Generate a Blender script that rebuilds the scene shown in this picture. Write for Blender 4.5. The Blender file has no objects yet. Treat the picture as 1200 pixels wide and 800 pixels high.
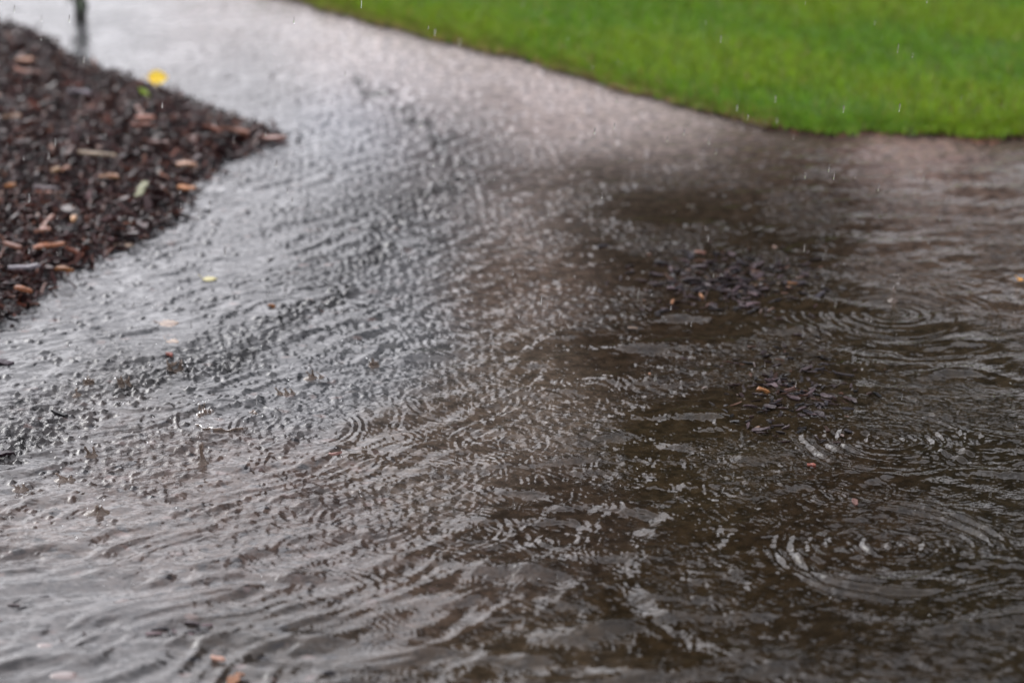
import bpy, math, random
import numpy as np

rng = np.random.default_rng(7)
random.seed(7)
S = bpy.context.scene
C = S.collection
R = math.radians

# ------------------------------------------------------------------ camera
CAM_H, PITCH, LENS = 1.3, R(19.0), 85.0
FPX = 1200 * LENS / 36.0
cp, sp = math.cos(PITCH), math.sin(PITCH)


def ground(px, py, z=0.0):
    """the point of the ground (height z) seen at a place in the 1200 x 800 photograph"""
    a, b = (px - 600) / FPX, -(py - 400) / FPX
    d = (a, cp + b * sp, -sp + b * cp)
    t = (CAM_H - z) / -d[2]
    return d[0] * t, d[1] * t, z


def pixel(x, y, z=0.0):
    dz = z - CAM_H
    f = y * cp - dz * sp
    u = y * sp + dz * cp
    f = np.maximum(f, 0.2)
    return 600 + x / f * FPX, 400 - u / f * FPX


cam = bpy.data.cameras.new('camera')
co = bpy.data.objects.new('camera', cam)
C.objects.link(co)
co.location = (0, 0, CAM_H)
co.rotation_euler = (math.pi / 2 - PITCH, 0, 0)
cam.lens, cam.sensor_width = LENS, 36
cam.clip_end = 2000
cam.dof.use_dof = True
cam.dof.focus_distance = 3.52
cam.dof.aperture_fstop = 2.7
cam.dof.aperture_blades = 9
S.camera = co


# ------------------------------------------------------------------ helpers
def tag(o, label=None, cat=None, group=None, kind=None):
    for k, v in (('label', label), ('category', cat), ('group', group), ('kind', kind)):
        if v:
            o[k] = v
    return o


def mesh_np(name, V, F, smooth=True, mats=(), cols=None):
    """mesh from an (n,3) array and an (m,3|4) array of faces"""
    me = bpy.data.meshes.new(name)
    V = np.asarray(V, dtype=np.float32)
    F = np.asarray(F, dtype=np.int32)
    k = F.shape[1]
    me.vertices.add(len(V))
    me.vertices.foreach_set('co', V.ravel())
    me.loops.add(F.size)
    me.loops.foreach_set('vertex_index', F.ravel())
    me.polygons.add(len(F))
    me.polygons.foreach_set('loop_start', np.arange(0, F.size, k, dtype=np.int32))
    me.polygons.foreach_set('use_smooth', np.full(len(F), smooth, dtype=bool))
    me.update(calc_edges=True)
    if cols is not None:
        for nm, c in cols.items():
            a = me.attributes.new(nm, 'FLOAT_COLOR', 'POINT')
            c4 = np.ones((len(V), 4), np.float32)
            c4[:, :c.shape[1]] = c
            a.data.foreach_set('color', c4.ravel())
    for m in mats:
        me.materials.append(m)
    return me


def obj(name, me, parent=None, loc=None):
    o = bpy.data.objects.new(name, me)
    C.objects.link(o)
    if parent:
        o.parent = parent
    if loc:
        o.location = loc
    return o


class Mat:
    def __init__(s, name):
        s.m = bpy.data.materials.new(name)
        s.m.use_nodes = True
        s.nt = s.m.node_tree
        s.b = s.nt.nodes['Principled BSDF']

    def n(s, t, **kw):
        nd = s.nt.nodes.new(t)
        for k, v in kw.items():
            if k.startswith('i_'):
                nd.inputs[k[2:].replace('_', ' ')].default_value = v
            else:
                setattr(nd, k, v)
        return nd

    def l(s, a, b):
        s.nt.links.new(a, b)

    def mix(s, fac, a, b, mode='MIX'):
        nd = s.nt.nodes.new('ShaderNodeMix')
        nd.data_type = 'RGBA'
        nd.blend_type = mode
        for sock, v in ((nd.inputs[0], fac), (nd.inputs[6], a), (nd.inputs[7], b)):
            if hasattr(v, 'is_linked'):
                s.l(v, sock)
            elif isinstance(v, (int, float)):
                sock.default_value = v
            else:
                sock.default_value = tuple(v) + (1,) * (4 - len(v))
        return nd.outputs[2]

    def ramp(s, fac, lo, hi, a=0.0, b=1.0):
        nd = s.n('ShaderNodeMapRange', clamp=True)
        s.l(fac, nd.inputs[0])
        for i, v in zip((1, 2, 3, 4), (lo, hi, a, b)):
            nd.inputs[i].default_value = v
        return nd.outputs[0]

    def math(s, op, a, b=0.0):
        nd = s.n('ShaderNodeMath', operation=op)
        for i, v in enumerate((a, b)):
            if hasattr(v, 'is_linked'):
                s.l(v, nd.inputs[i])
            else:
                nd.inputs[i].default_value = v
        return nd.outputs[0]

    def noise(s, scale, detail=3, rough=0.55, vec=None):
        if vec is None:
            tc = s.n('ShaderNodeTexCoord')
            vec = tc.outputs['Object']
        nd = s.n('ShaderNodeTexNoise')
        nd.inputs['Scale'].default_value = scale
        nd.inputs['Detail'].default_value = detail
        nd.inputs['Roughness'].default_value = rough
        s.l(vec, nd.inputs['Vector'])
        return nd.outputs['Fac']


def waves(X, Y, n, lam, spread, ang, seed, warp=0.0):
    """sum of n travelling waves round one heading; slopes of unit size"""
    g = np.random.default_rng(seed)
    if warp:
        wx = waves(X, Y, 6, (0.15, 0.5), 3.14, 0, seed + 91) * warp
        wy = waves(X, Y, 6, (0.15, 0.5), 3.14, 0, seed + 92) * warp
        X, Y = X + wx, Y + wy
    H = np.zeros_like(X)
    for i in range(n):
        L = math.exp(g.uniform(math.log(lam[0]), math.log(lam[1])))
        th = ang + g.normal() * spread if spread < 3 else g.uniform(0, 6.283)
        k = 6.2832 / L
        H += np.cos(k * (X * math.cos(th) + Y * math.sin(th)) + g.uniform(0, 6.283)) / k
    return H * (1.41 / math.sqrt(n))


# ------------------------------------------------------------------ control points of the flood:
# photo x, y | fine chop, rings, long swell, splash spikes | base colour (silt, plus painted sky and tree reflections) | roughness
CP = [
    (60, 505, 1.65, 0.30, 0.50, 1.92, (0.0225, 0.0232, 0.0248), 0.070),
    (150, 458, 1.65, 0.30, 0.40, 1.92, (0.0300, 0.0300, 0.0300), 0.070),
    (250, 432, 1.48, 0.40, 0.40, 2.43, (0.0312, 0.0322, 0.0338), 0.070),
    (375, 350, 1.39, 0.50, 0.40, 2.11, (0.0326, 0.0336, 0.0353), 0.080),
    (455, 262, 1.39, 0.50, 0.40, 2.11, (0.0340, 0.0350, 0.0366), 0.100),
    (530, 208, 2.00, 0.50, 0.40, 1.56, (0.0382, 0.0357, 0.0370), 0.100),
    (510, 160, 1.64, 0.50, 0.30, 2.16, (0.0600, 0.0555, 0.0570), 0.120),
    (700, 225, 0.91, 0.60, 0.60, 0.40, (0.0261, 0.0209, 0.0157), 0.048),  # deep brown water, with the trees' dark reflection painted into the colour
    (800, 205, 0.77, 0.60, 0.60, 0.40, (0.0296, 0.0202, 0.0132), 0.048),
    (940, 200, 0.77, 0.60, 0.60, 0.30, (0.0285, 0.0192, 0.0127), 0.048),
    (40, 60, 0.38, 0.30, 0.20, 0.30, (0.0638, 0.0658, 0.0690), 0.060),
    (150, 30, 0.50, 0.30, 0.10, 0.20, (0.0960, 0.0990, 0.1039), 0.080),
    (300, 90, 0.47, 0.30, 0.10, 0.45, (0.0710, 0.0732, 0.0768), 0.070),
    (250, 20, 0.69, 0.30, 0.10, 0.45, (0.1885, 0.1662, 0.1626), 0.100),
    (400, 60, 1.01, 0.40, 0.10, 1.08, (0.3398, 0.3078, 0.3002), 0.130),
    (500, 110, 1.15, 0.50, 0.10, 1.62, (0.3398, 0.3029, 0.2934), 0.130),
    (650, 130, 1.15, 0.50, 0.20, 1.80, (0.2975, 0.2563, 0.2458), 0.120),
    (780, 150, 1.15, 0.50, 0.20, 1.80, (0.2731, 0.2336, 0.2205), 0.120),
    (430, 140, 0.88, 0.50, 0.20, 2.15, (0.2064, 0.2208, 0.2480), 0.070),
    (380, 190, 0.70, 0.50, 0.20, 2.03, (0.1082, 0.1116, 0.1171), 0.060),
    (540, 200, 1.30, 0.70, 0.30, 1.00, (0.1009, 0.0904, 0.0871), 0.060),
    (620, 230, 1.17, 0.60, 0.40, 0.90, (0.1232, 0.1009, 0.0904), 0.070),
    (260, 260, 0.52, 0.60, 0.20, 1.69, (0.0760, 0.0784, 0.0823), 0.040),  # pale sky reflection painted blue-grey into the colour of the shallow band
    (150, 350, 0.52, 0.60, 0.20, 1.69, (0.0760, 0.0784, 0.0823), 0.040),
    (330, 340, 0.58, 0.70, 0.30, 1.69, (0.0619, 0.0638, 0.0670), 0.040),
    (50, 430, 0.52, 0.50, 0.30, 1.69, (0.0563, 0.0581, 0.0610), 0.030),
    (40, 520, 1.10, 0.50, 0.30, 1.20, (0.0285, 0.0275, 0.0276), 0.030),
    (120, 500, 1.10, 0.60, 0.40, 1.20, (0.0750, 0.0619, 0.0564), 0.030),
    (300, 440, 0.58, 0.80, 0.40, 1.86, (0.0677, 0.0698, 0.0733), 0.030),
    (450, 300, 0.77, 0.90, 0.50, 1.35, (0.0854, 0.0878, 0.0919), 0.040),
    (450, 400, 0.77, 1.00, 0.50, 1.19, (0.0713, 0.0734, 0.0767), 0.030),
    (600, 330, 1.04, 1.00, 0.60, 0.40, (0.0671, 0.0504, 0.0407), 0.040),
    (600, 450, 0.80, 1.20, 0.60, 0.30, (0.0555, 0.0430, 0.0328), 0.030),
    (520, 540, 0.70, 1.20, 0.60, 0.30, (0.0556, 0.0430, 0.0339), 0.020),
    (250, 560, 0.90, 0.80, 0.50, 0.90, (0.0564, 0.0418, 0.0357), 0.020),
    (100, 600, 0.90, 0.50, 0.40, 1.00, (0.0576, 0.0429, 0.0368), 0.020),
    (200, 640, 0.55, 0.40, 0.50, 0.07, (0.0588, 0.0473, 0.0431), 0.020),
    (350, 640, 0.60, 0.70, 0.60, 0.05, (0.0456, 0.0341, 0.0294), 0.020),
    (80, 710, 0.18, 0.20, 0.35, 0.01, (0.0490, 0.0460, 0.0460), 0.020),
    (100, 780, 0.25, 0.20, 0.50, 0.03, (0.0500, 0.0480, 0.0480), 0.020),
    (330, 760, 0.25, 0.40, 1.00, 0.03, (0.0280, 0.0230, 0.0190), 0.020),
    (500, 700, 0.35, 0.60, 1.00, 0.10, (0.0409, 0.0296, 0.0228), 0.020),
    (650, 620, 0.46, 0.80, 1.00, 0.10, (0.0241, 0.0169, 0.0119), 0.020),
    (600, 780, 0.30, 0.50, 1.10, 0.00, (0.0277, 0.0202, 0.0129), 0.020),
    (800, 700, 0.45, 0.70, 1.10, 0.00, (0.0163, 0.0112, 0.0061), 0.020),
    (1000, 760, 0.38, 0.60, 1.10, 0.00, (0.0143, 0.0103, 0.0061), 0.020),
    (1150, 700, 0.51, 0.80, 1.00, 0.00, (0.0134, 0.0103, 0.0061), 0.020),
    (1000, 600, 0.57, 1.00, 0.90, 0.00, (0.0163, 0.0112, 0.0068), 0.020),
    (820, 540, 0.63, 0.90, 0.90, 0.10, (0.0191, 0.0137, 0.0076), 0.020),
    (760, 400, 0.66, 0.80, 0.90, 0.20, (0.0191, 0.0129, 0.0083), 0.030),
    (900, 400, 0.61, 0.80, 0.90, 0.10, (0.0191, 0.0137, 0.0083), 0.030),
    (1080, 420, 0.55, 0.90, 0.80, 0.10, (0.0191, 0.0146, 0.0091), 0.030),
    (1160, 560, 0.63, 1.00, 0.90, 0.10, (0.0143, 0.0112, 0.0068), 0.020),
    (740, 260, 1.00, 0.60, 0.70, 0.40, (0.0187, 0.0131, 0.0088), 0.030),
    (850, 230, 0.77, 0.50, 0.70, 0.30, (0.0148, 0.0107, 0.0066), 0.030),
    (980, 230, 0.77, 0.50, 0.70, 0.30, (0.0148, 0.0107, 0.0066), 0.030),
    (900, 180, 0.92, 0.50, 0.40, 1.05, (0.0780, 0.0590, 0.0500), 0.070),
    (1100, 240, 0.66, 0.60, 0.80, 0.30, (0.0616, 0.0450, 0.0364), 0.040),  # colour lightened here to paint in the silvery sky reflection on the ripples
    (1180, 210, 0.66, 0.60, 0.80, 0.30, (0.0616, 0.0450, 0.0364), 0.040),
    (1150, 310, 0.66, 0.60, 0.80, 0.20, (0.0402, 0.0295, 0.0216), 0.040),
    (1060, 170, 0.80, 0.50, 0.40, 0.90, (0.1938, 0.1366, 0.1212), 0.070),
]
CP_XY = np.array([(c[0], c[1]) for c in CP], float)
CP_V = np.array([list(c[2:6]) + list(c[6]) + [c[7]] for c in CP], float)


_TABLE = []


def controls(px, py):
    """weighted blend of the control points, on a coarse table that is then looked up"""
    if not _TABLE:
        _TABLE.append(control_table())
    A = _TABLE[0]
    fx = np.clip((px + 500) / 10, 0, 219.999)
    fy = np.clip((py + 250) / 10, 0, 164.999)
    ix, iy = fx.astype(int), fy.astype(int)
    tx, ty = (fx - ix)[..., None].astype(np.float32), (fy - iy)[..., None].astype(np.float32)
    return (A[iy, ix] * (1 - tx) * (1 - ty) + A[iy, ix + 1] * tx * (1 - ty)
            + A[iy + 1, ix] * (1 - tx) * ty + A[iy + 1, ix + 1] * tx * ty)


def control_table():
    gx, gy = np.linspace(-500, 1700, 221), np.linspace(-250, 1400, 166)
    GX, GY = np.meshgrid(gx, gy)
    W = np.zeros(GX.shape)
    A = np.zeros(GX.shape + (CP_V.shape[1],))
    for (x, y), v in zip(CP_XY, CP_V):
        d2 = ((GX - x) / 75) ** 2 + ((GY - y) / 48) ** 2
        w = np.exp(-d2) + 1e-3 / (1 + d2) ** 2
        W += w
        A += w[..., None] * v
    A /= W[..., None]
    return A.astype(np.float32)


# ------------------------------------------------------------------ the water surface
NT, NR = 1300, 1450
t_in = np.linspace(-.25, .25, NT)
t_out = .25 * np.power(1.13, np.arange(1, 18))
T = np.concatenate([-t_out[::-1], t_in, t_out])
# rows: evenly spaced in angle of view where it is seen, coarser outside
inv = np.linspace(1 / 2.15, 1 / 8.3, NR)
rows_in = 1 / inv
Yr = np.concatenate([np.linspace(.6, 2.13, 40), rows_in, np.linspace(8.4, 16, 60)])
TT, YY = np.meshgrid(T, Yr)
XX = TT * YY
PX, PY = pixel(XX, YY)
K = controls(PX, PY)
chop, ringA, swell, spike = K[..., 0], K[..., 1], K[..., 2], K[..., 3]
colr, rough = K[..., 4:7], K[..., 7]

H = np.zeros_like(XX)
# the ragged dark line where the thin sheet over the path runs into the deeper water
RIDGE = np.array([(-60, 560), (20, 520), (80, 492), (150, 458), (200, 436), (270, 428), (330, 372), (395, 350), (440, 300), (455, 262),
                  (500, 232), (542, 214), (535, 180), (500, 152), (455, 120), (420, 98)], float)
dR = np.full(XX.shape, 1e3, np.float32)
for p0, p1 in zip(RIDGE[:-1], RIDGE[1:]):
    ab = p1 - p0
    tt = np.clip(((PX - p0[0]) * ab[0] + (PY - p0[1]) * ab[1]) / (ab @ ab), 0, 1)
    dR = np.minimum(dR, np.hypot(PX - p0[0] - tt * ab[0], (PY - p0[1] - tt * ab[1]) * 1.5))
rag = np.clip(.55 + 1.2 * waves(XX, YY, 14, (.03, .16), 3.14, 0, 61) / .012, 0, 1.15)
MR = np.exp(-(dR / 17) ** 2) * rag
chop = chop * (1 + .5 * MR)
colr = colr * (1 - .72 * np.clip(MR, 0, 1))[..., None]
# patches where the rain has left the surface calmer or rougher
calm = np.clip(.75 + 1.1 * waves(XX, YY, 9, (.12, .45), 3.14, 0, 5) / .04, .25, 1.7)
swA = waves(XX, YY, 22, (.055, .17), .30, R(97), 11, .25)
swB = waves(XX, YY, 26, (.022, .085), .36, R(126), 12, .4)
slope_mix = np.clip((PX - 250) / 450, 0, 1)
def sharpen(h, a):
    return h + a * np.abs(h)
# round the biggest rings the other ripples are flattened
quiet = np.ones_like(XX)
for _px, _py, _r in ((1047, 370, .20), (1050, 643, .26), (1040, 515, .10), (657, 632, .05)):
    _x, _y, _z = ground(_px, _py)
    quiet *= 1 - .38 * np.exp(-(((XX - _x) ** 2 + (YY - _y) ** 2) / _r ** 2) ** 2)
chop = chop * quiet
for _px, _py, _r in ((852, 331, .13), (930, 462, .08)):      # chips lying on the bed break the swell
    _x, _y, _z = ground(_px, _py)
    quiet *= 1 - .75 * np.exp(-(((XX - _x) ** 2 + (YY - _y) ** 2) / _r ** 2))
H += .150 * swell * quiet * sharpen(swA, .25)
H += .125 * (.45 + .55 * swell) * quiet * sharpen(swB, .3) * (1.2 - .65 * slope_mix)
H += .120 * chop * calm * waves(XX, YY, 30, (.010, .030), 3.14, 0, 21, .12)
H += .085 * chop * waves(XX, YY, 26, (.018, .06), .55, R(108), 22, .2)
H += (.055 + .035 * slope_mix) * (.3 + chop) * waves(XX, YY, 22, (.006, .014), .9, R(100), 23, .08)


def local(x, y, rad):
    """index window of the grid that covers a disc"""
    r0, r1 = np.searchsorted(Yr, (y - rad, y + rad))
    ta, tb = (x - rad) / (y - rad), (x + rad) / (y - rad)
    tc, td = (x - rad) / (y + rad), (x + rad) / (y + rad)
    c0, c1 = np.searchsorted(T, (min(ta, tc), max(tb, td)))
    return slice(max(r0, 0), r1 + 1), slice(max(c0, 0), c1 + 1)


def ring(x, y, r0, lam, cycles, slope, lobes=0.0, seed=0):
    """one packet of circular ripples, r0 metres from where the drop fell"""
    w = lam * cycles * .5
    a, b = local(x, y, r0 + 2.6 * w)
    if a.stop - a.start < 2 or b.stop - b.start < 2:
        return
    dx, dy = XX[a, b] - x, YY[a, b] - y
    r = np.sqrt(dx * dx + dy * dy)
    if lobes:
        th = np.arctan2(dy, dx)
        r = r * (1 + lobes * (np.sin(3 * th + seed) + .6 * np.sin(7 * th + 2.1 * seed)))
    k = 6.2832 / lam
    e = np.exp(-((r - r0) / w) ** 2)
    if lobes:
        e = e * np.clip(.72 + .42 * np.sin(2 * th + 1.7 * seed) + .30 * np.sin(5 * th + seed) + .22 * np.sin(9 * th + 3.3 * seed), .35, 1.3)
    fade = np.minimum(1, r / (lam * .5))
    # shorter waves run ahead, longer ones follow
    ph = k * (r - r0) * (1 + .25 * (r - r0) / (w * 2.6))
    H[a, b] += slope / k * np.cos(ph) * e * (.4 + .6 * fade)


g = np.random.default_rng(3)
n_r = 0
while n_r < 2400:
    y = 1 / g.uniform(1 / 8.0, 1 / 2.2)
    x = g.uniform(-.24, .24) * y
    px, py = pixel(x, y)
    kv = controls(np.array([px]), np.array([py]))[0]
    n_r += 1
    if g.random() > kv[1]:
        continue
    age = g.random() ** 1.4
    r0 = .004 + .085 * age
    lam = g.uniform(.005, .013) * (1 + .6 * age)
    sl = g.uniform(.03, .24) * kv[1] * (1.15 - .75 * age)
    if math.hypot(px - 1047, (py - 370) * 3) < 130 or math.hypot(px - 1050, (py - 643) * 2.6) < 170:
        sl *= .45
    ring(x, y, r0, lam, g.uniform(1.1, 3.0), sl, g.uniform(0, .06), g.uniform(0, 6))

# the rings one can point to: photo x, y | radius in px | wavelength | cycles | slope
for px, py, rp, lam, cyc, sl in [
    (1047, 370, 76, .016, 1.4, .42), (1047, 370, 118, .014, 3.0, .13), (1047, 368, 36, .018, 2.5, .17), (1047, 368, 10, .014, 1.6, .3),
    (1047, 370, 150, .022, 2.0, .10),
    (1050, 643, 118, .020, 2.6, .34), (1050, 643, 75, .030, 2.0, .15), (1050, 640, 34, .020, 1.4, .34), (1050, 640, 8, .016, 1.6, .35),
    (1050, 650, 190, .050, 1.6, .20), (1040, 668, 280, .075, 1.5, .17),
    (657, 632, 24, .016, 1.3, .42), (657, 632, 50, .014, 3.0, .12),
    (1040, 515, 22, .014, 2.0, .30), (1040, 515, 55, .016, 2.5, .32), (1040, 515, 95, .022, 2.0, .28), (1160, 520, 60, .020, 3.0, .20),
    (872, 575, 22, .012, 2.2, .32), (872, 573, 45, .012, 3.0, .15), (972, 582, 22, .014, 2.2, .32), (972, 580, 44, .014, 2.5, .16),
    (665, 470, 40, .012, 4.0, .26), (665, 470, 85, .014, 4.0, .16), (860, 545, 55, .016, 3, .16),
    (265, 490, 60, .013, 1.0, .85), (265, 490, 100, .011, 3.5, .20), (345, 500, 70, .010, 5.0, .25),
    (540, 470, 60, .010, 6.0, .22), (480, 560, 70, .010, 6.0, .22), (590, 520, 55, .011, 5.0, .2), (430, 610, 60, .011, 5.0, .2),
    (540, 620, 50, .012, 5.0, .2), (560, 400, 60, .012, 5, .2), (770, 590, 40, .012, 4, .16), (250, 640, 30, .010, 5.0, .2),
    (880, 420, 40, .014, 3, .15), (780, 690, 28, .016, 1.5, .22), (930, 690, 50, .020, 2, .16),
    (1130, 760, 60, .024, 2, .18), (730, 760, 60, .03, 1.6, .14), (400, 690, 40, .014, 3, .12),
]:
    x, y, _ = ground(px, py)
    d = math.hypot(y, CAM_H)
    big = px > 1000 and 340 < py < 700
    ring(x, y, rp / FPX * d, lam * (1.25 if big else 1.15), cyc * (1 if big else .6), sl * (.75 if rp > 150 else 1.55 if big else 1.05), .018, px + rp)

# small splash crowns and pits struck by the rain
g = np.random.default_rng(8)
for i in range(12100):
    if i < 11200:
        y = 1 / g.uniform(1 / 8.0, 1 / 2.4)
        x = g.uniform(-.24, .24) * y
    else:
        q = g.integers(len(RIDGE) - 1)
        pr = RIDGE[q] + (RIDGE[q + 1] - RIDGE[q]) * g.random() + g.normal(0, 1, 2) * (14, 7)
        x, y, _ = ground(*pr)
    px, py = pixel(x, y)
    kv = controls(np.array([px]), np.array([py]))[0]
    if i < 11200 and g.random() > kv[3] * .55:
        continue
    w = g.uniform(.0018, .0052) * (1 + .42 * max(0, y - 3.9))
    w *= (.75 if y < 3.1 else .9) * (1.25 if i >= 11200 else 1)
    A = w * g.uniform(.25, 1.0) * min(1.2, .5 + .5 * kv[3]) * (1 if g.random() < .75 else -.5)
    a, b = local(x, y, w * 4)
    dx, dy = XX[a, b] - x, YY[a, b] - y
    th = g.uniform(0, 3.14)
    u, v = dx * math.cos(th) + dy * math.sin(th), -dx * math.sin(th) + dy * math.cos(th)
    r2 = (u / w) ** 2 + (v / (w * g.uniform(.45, 1.7))) ** 2
    H[a, b] += A * (np.exp(-1.25 * r2 ** .75) - .2 * np.exp(-((np.sqrt(r2) - 2.0) / .9) ** 2))

edge_fade = 1 - np.clip((np.abs(TT) - .25) / .6, 0, .8)
H *= edge_fade
for _px, _py, _r in ((246, 326, .03), (198, 378, .035), (202, 400, .028), (1196, 327, .03), (53, 756, .03), (74, 790, .03)):
    _x, _y, _z = ground(_px, _py)                            # a leaf damps the water round it
    H *= 1 - .8 * np.exp(-((XX - _x) ** 2 + (YY - _y) ** 2) / _r ** 2)

# --- water material
m = Mat('muddy_water')
at = m.n('ShaderNodeAttribute', attribute_name='silt_reflection')
ar = m.n('ShaderNodeAttribute', attribute_name='state')      # r = roughness, g = how shallow (bed shows), b = chop
sep = m.n('ShaderNodeSeparateColor')
m.l(ar.outputs['Color'], sep.inputs[0])
n1 = m.noise(9, 4, .6)
n2 = m.noise(60, 3, .6)
base = m.mix(m.ramp(m.noise(42, 4, .7), .40, .62), m.mix(1.0, at.outputs['Color'], (.62, .63, .64), 'MULTIPLY'), m.mix(1.0, at.outputs['Color'], (1.42, 1.38, 1.34), 'MULTIPLY'))
# grit, chips and washed stones showing through the thin sheet of water
vo = m.n('ShaderNodeTexVoronoi', feature='F1')
vo.inputs['Scale'].default_value = 62
tc = m.n('ShaderNodeTexCoord')
mp = m.n('ShaderNodeMapping')
mp.inputs['Scale'].default_value = (.8, 1, 1)
wv = m.n('ShaderNodeTexNoise')
wv.inputs['Scale'].default_value = 40
m.l(tc.outputs['Object'], wv.inputs['Vector'])
addv = m.n('ShaderNodeMix', data_type='VECTOR')
addv.inputs[0].default_value = .02
m.l(tc.outputs['Object'], addv.inputs[4]); m.l(wv.outputs['Color'], addv.inputs[5])
m.l(addv.outputs[1], mp.inputs[0]); m.l(mp.outputs[0], vo.inputs['Vector'])
sc = m.n('ShaderNodeSeparateColor')
m.l(vo.outputs['Color'], sc.inputs[0])
grit = m.ramp(vo.outputs['Distance'], .25, .6, 1, 0)
dark = m.math('MULTIPLY', m.math('MULTIPLY', m.ramp(sc.outputs[0], .80, .86), grit), sep.outputs[1])
pink = m.math('MULTIPLY', m.math('MULTIPLY', m.ramp(sc.outputs[1], .93, .97, 0, .6), grit), sep.outputs[1])
base = m.mix(dark, base, (.018, .018, .02))
base = m.mix(pink, base, (.16, .115, .105))
m.l(base, m.b.inputs['Base Color'])
m.l(sep.outputs[0], m.b.inputs['Roughness'])
m.b.inputs['IOR'].default_value = 1.333
bp = m.n('ShaderNodeBump')
bp.inputs['Distance'].default_value = .0035
mp2 = m.n('ShaderNodeMapping')
mp2.inputs['Scale'].default_value = (70, 115, 70)
m.l(addv.outputs[1], mp2.inputs[0])
nb = m.n('ShaderNodeTexNoise')
nb.inputs['Scale'].default_value = 1
nb.inputs['Detail'].default_value = 3
m.l(mp2.outputs[0], nb.inputs['Vector'])
m.l(nb.outputs['Fac'], bp.inputs['Height'])
m.l(m.math('MULTIPLY', sep.outputs[2], .8), bp.inputs['Strength'])
m.l(bp.outputs[0], m.b.inputs['Normal'])
M_WATER = m.m

nr, nc = XX.shape
idx = np.arange(nr * nc, dtype=np.int32).reshape(nr, nc)
F = np.stack([idx[:-1, :-1], idx[:-1, 1:], idx[1:, 1:], idx[1:, :-1]], -1).reshape(-1, 4)
V = np.stack([XX, YY, H], -1).reshape(-1, 3)
shallow = np.clip((620 - PX) / 260, 0, 1) * np.clip((PY - 90) / 120, 0, 1)
shallow = np.maximum(shallow * .9, 0)
state = np.stack([rough, shallow, chop * calm * .8], -1).reshape(-1, 3)
water = obj('water', mesh_np('water', V, F, True, (M_WATER,), {'silt_reflection': colr.reshape(-1, 3), 'state': state}))
tag(water, 'shallow muddy rain water flooding the path, rippled by falling drops', 'water', kind='structure')


# ------------------------------------------------------------------ ground sheet to the horizon
m = Mat('wet_soil')
n1 = m.noise(.4, 6)
m.l(m.mix(m.ramp(n1, .35, .65), (.05, .075, .02), (.09, .08, .05)), m.b.inputs['Base Color'])
m.b.inputs['Roughness'].default_value = .8
gs = 900
me = mesh_np('ground', [(-gs, -gs, -.05), (gs, -gs, -.05), (gs, gs, -.05), (-gs, gs, -.05)], [(0, 1, 2, 3)], False, (m.m,))
tag(obj('ground', me), 'wet earth stretching away around the path', 'ground', kind='structure')

# ------------------------------------------------------------------ lawn
edge_px = [(350, 2), (400, 16), (480, 40), (530, 51), (600, 66), (650, 83), (720, 102), (790, 121), (850, 139), (900, 147), (950, 153),
           (1050, 157), (1200, 160)]
E = np.array([ground(a, b)[:2] for a, b in edge_px])
d0 = (E[0] - E[2]) / np.linalg.norm(E[0] - E[2])
E = np.vstack([E[0] + d0 * 5, E, [E[-1][0] + 4, E[-1][1] - .25], [60, E[-1][1] - 2]])


def lawn_edge(x):
    return (np.interp(x, E[:, 0], E[:, 1]) + .012 * np.sin(x * 17) + .012 * np.sin(x * 41 + 1) )


m = Mat('lawn_soil')
n1, n2 = m.noise(1.3, 5), m.noise(40, 3)
c = m.mix(m.ramp(n1, .35, .65), (.045, .10, .010), (.065, .12, .016))
c = m.mix(m.ramp(n2, .5, .75, 0, .6), c, (.03, .035, .012))
m.l(c, m.b.inputs['Base Color'])
m.b.inputs['Roughness'].default_value = .7
xs = np.concatenate([np.linspace(E[0, 0], -.6, 30), np.linspace(-.58, 3.0, 260), np.geomspace(3.05, 58, 40)])
offs = np.concatenate([[0, 0, .01, .03], np.linspace(.06, 3, 60), np.geomspace(3.1, 400, 40)])
Xl, Ol = np.meshgrid(xs, offs)
Yl = lawn_edge(Xl) + Ol
Zl = .018 * (1 - np.exp(-Ol / .05)) + .004
Zl[0] = -.015
Zl += np.where(Ol > .03, .004 * np.sin(Xl * 7 + 2) * np.sin(Yl * 5), 0)
i2 = np.arange(Xl.size).reshape(Xl.shape)
F = np.stack([i2[:-1, :-1], i2[:-1, 1:], i2[1:, 1:], i2[1:, :-1]], -1).reshape(-1, 4)
lawn = obj('lawn_ground', mesh_np('lawn_ground', np.stack([Xl, Yl, Zl], -1).reshape(-1, 3), F, True, (m.m,)))
tag(lawn, 'earth under the bright green lawn beside the path', 'lawn', kind='structure')

# blades
m = Mat('grass_blade')
at = m.n('ShaderNodeAttribute', attribute_name='tint')
m.l(at.outputs['Color'], m.b.inputs['Base Color'])
m.b.inputs['Roughness'].default_value = .55
m.b.inputs['Specular IOR Level'].default_value = .22
tr = m.n('ShaderNodeBsdfTranslucent')
m.l(m.mix(1.0, at.outputs['Color'], (1.4, 1.4, .6), 'MULTIPLY'), tr.inputs['Color'])
ms = m.n('ShaderNodeMixShader')
ms.inputs[0].default_value = .35
m.l(m.b.outputs[0], ms.inputs[1]); m.l(tr.outputs[0], ms.inputs[2])
m.l(ms.outputs[0], m.nt.nodes['Material Output'].inputs['Surface'])
M_GRASS = m.m
g = np.random.default_rng(5)
NB = 330000
gx = g.uniform(-1.6, 3.2, NB * 2)
go = np.concatenate([g.uniform(0, 4.5, int(NB * 1.75)), g.normal(.005, .026, NB * 2 - int(NB * 1.75))])
g.shuffle(go)
gy = lawn_edge(gx) + go
keep = (gy < 9.8) & (np.abs(gx) < gy * .30 + .15)
gx, gy, go = gx[keep][:NB], gy[keep][:NB], go[keep][:NB]
n = len(gx)
patch = (waves(gx, gy, 14, (.12, .9), 3.14, 0, 44) / .07)
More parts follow.
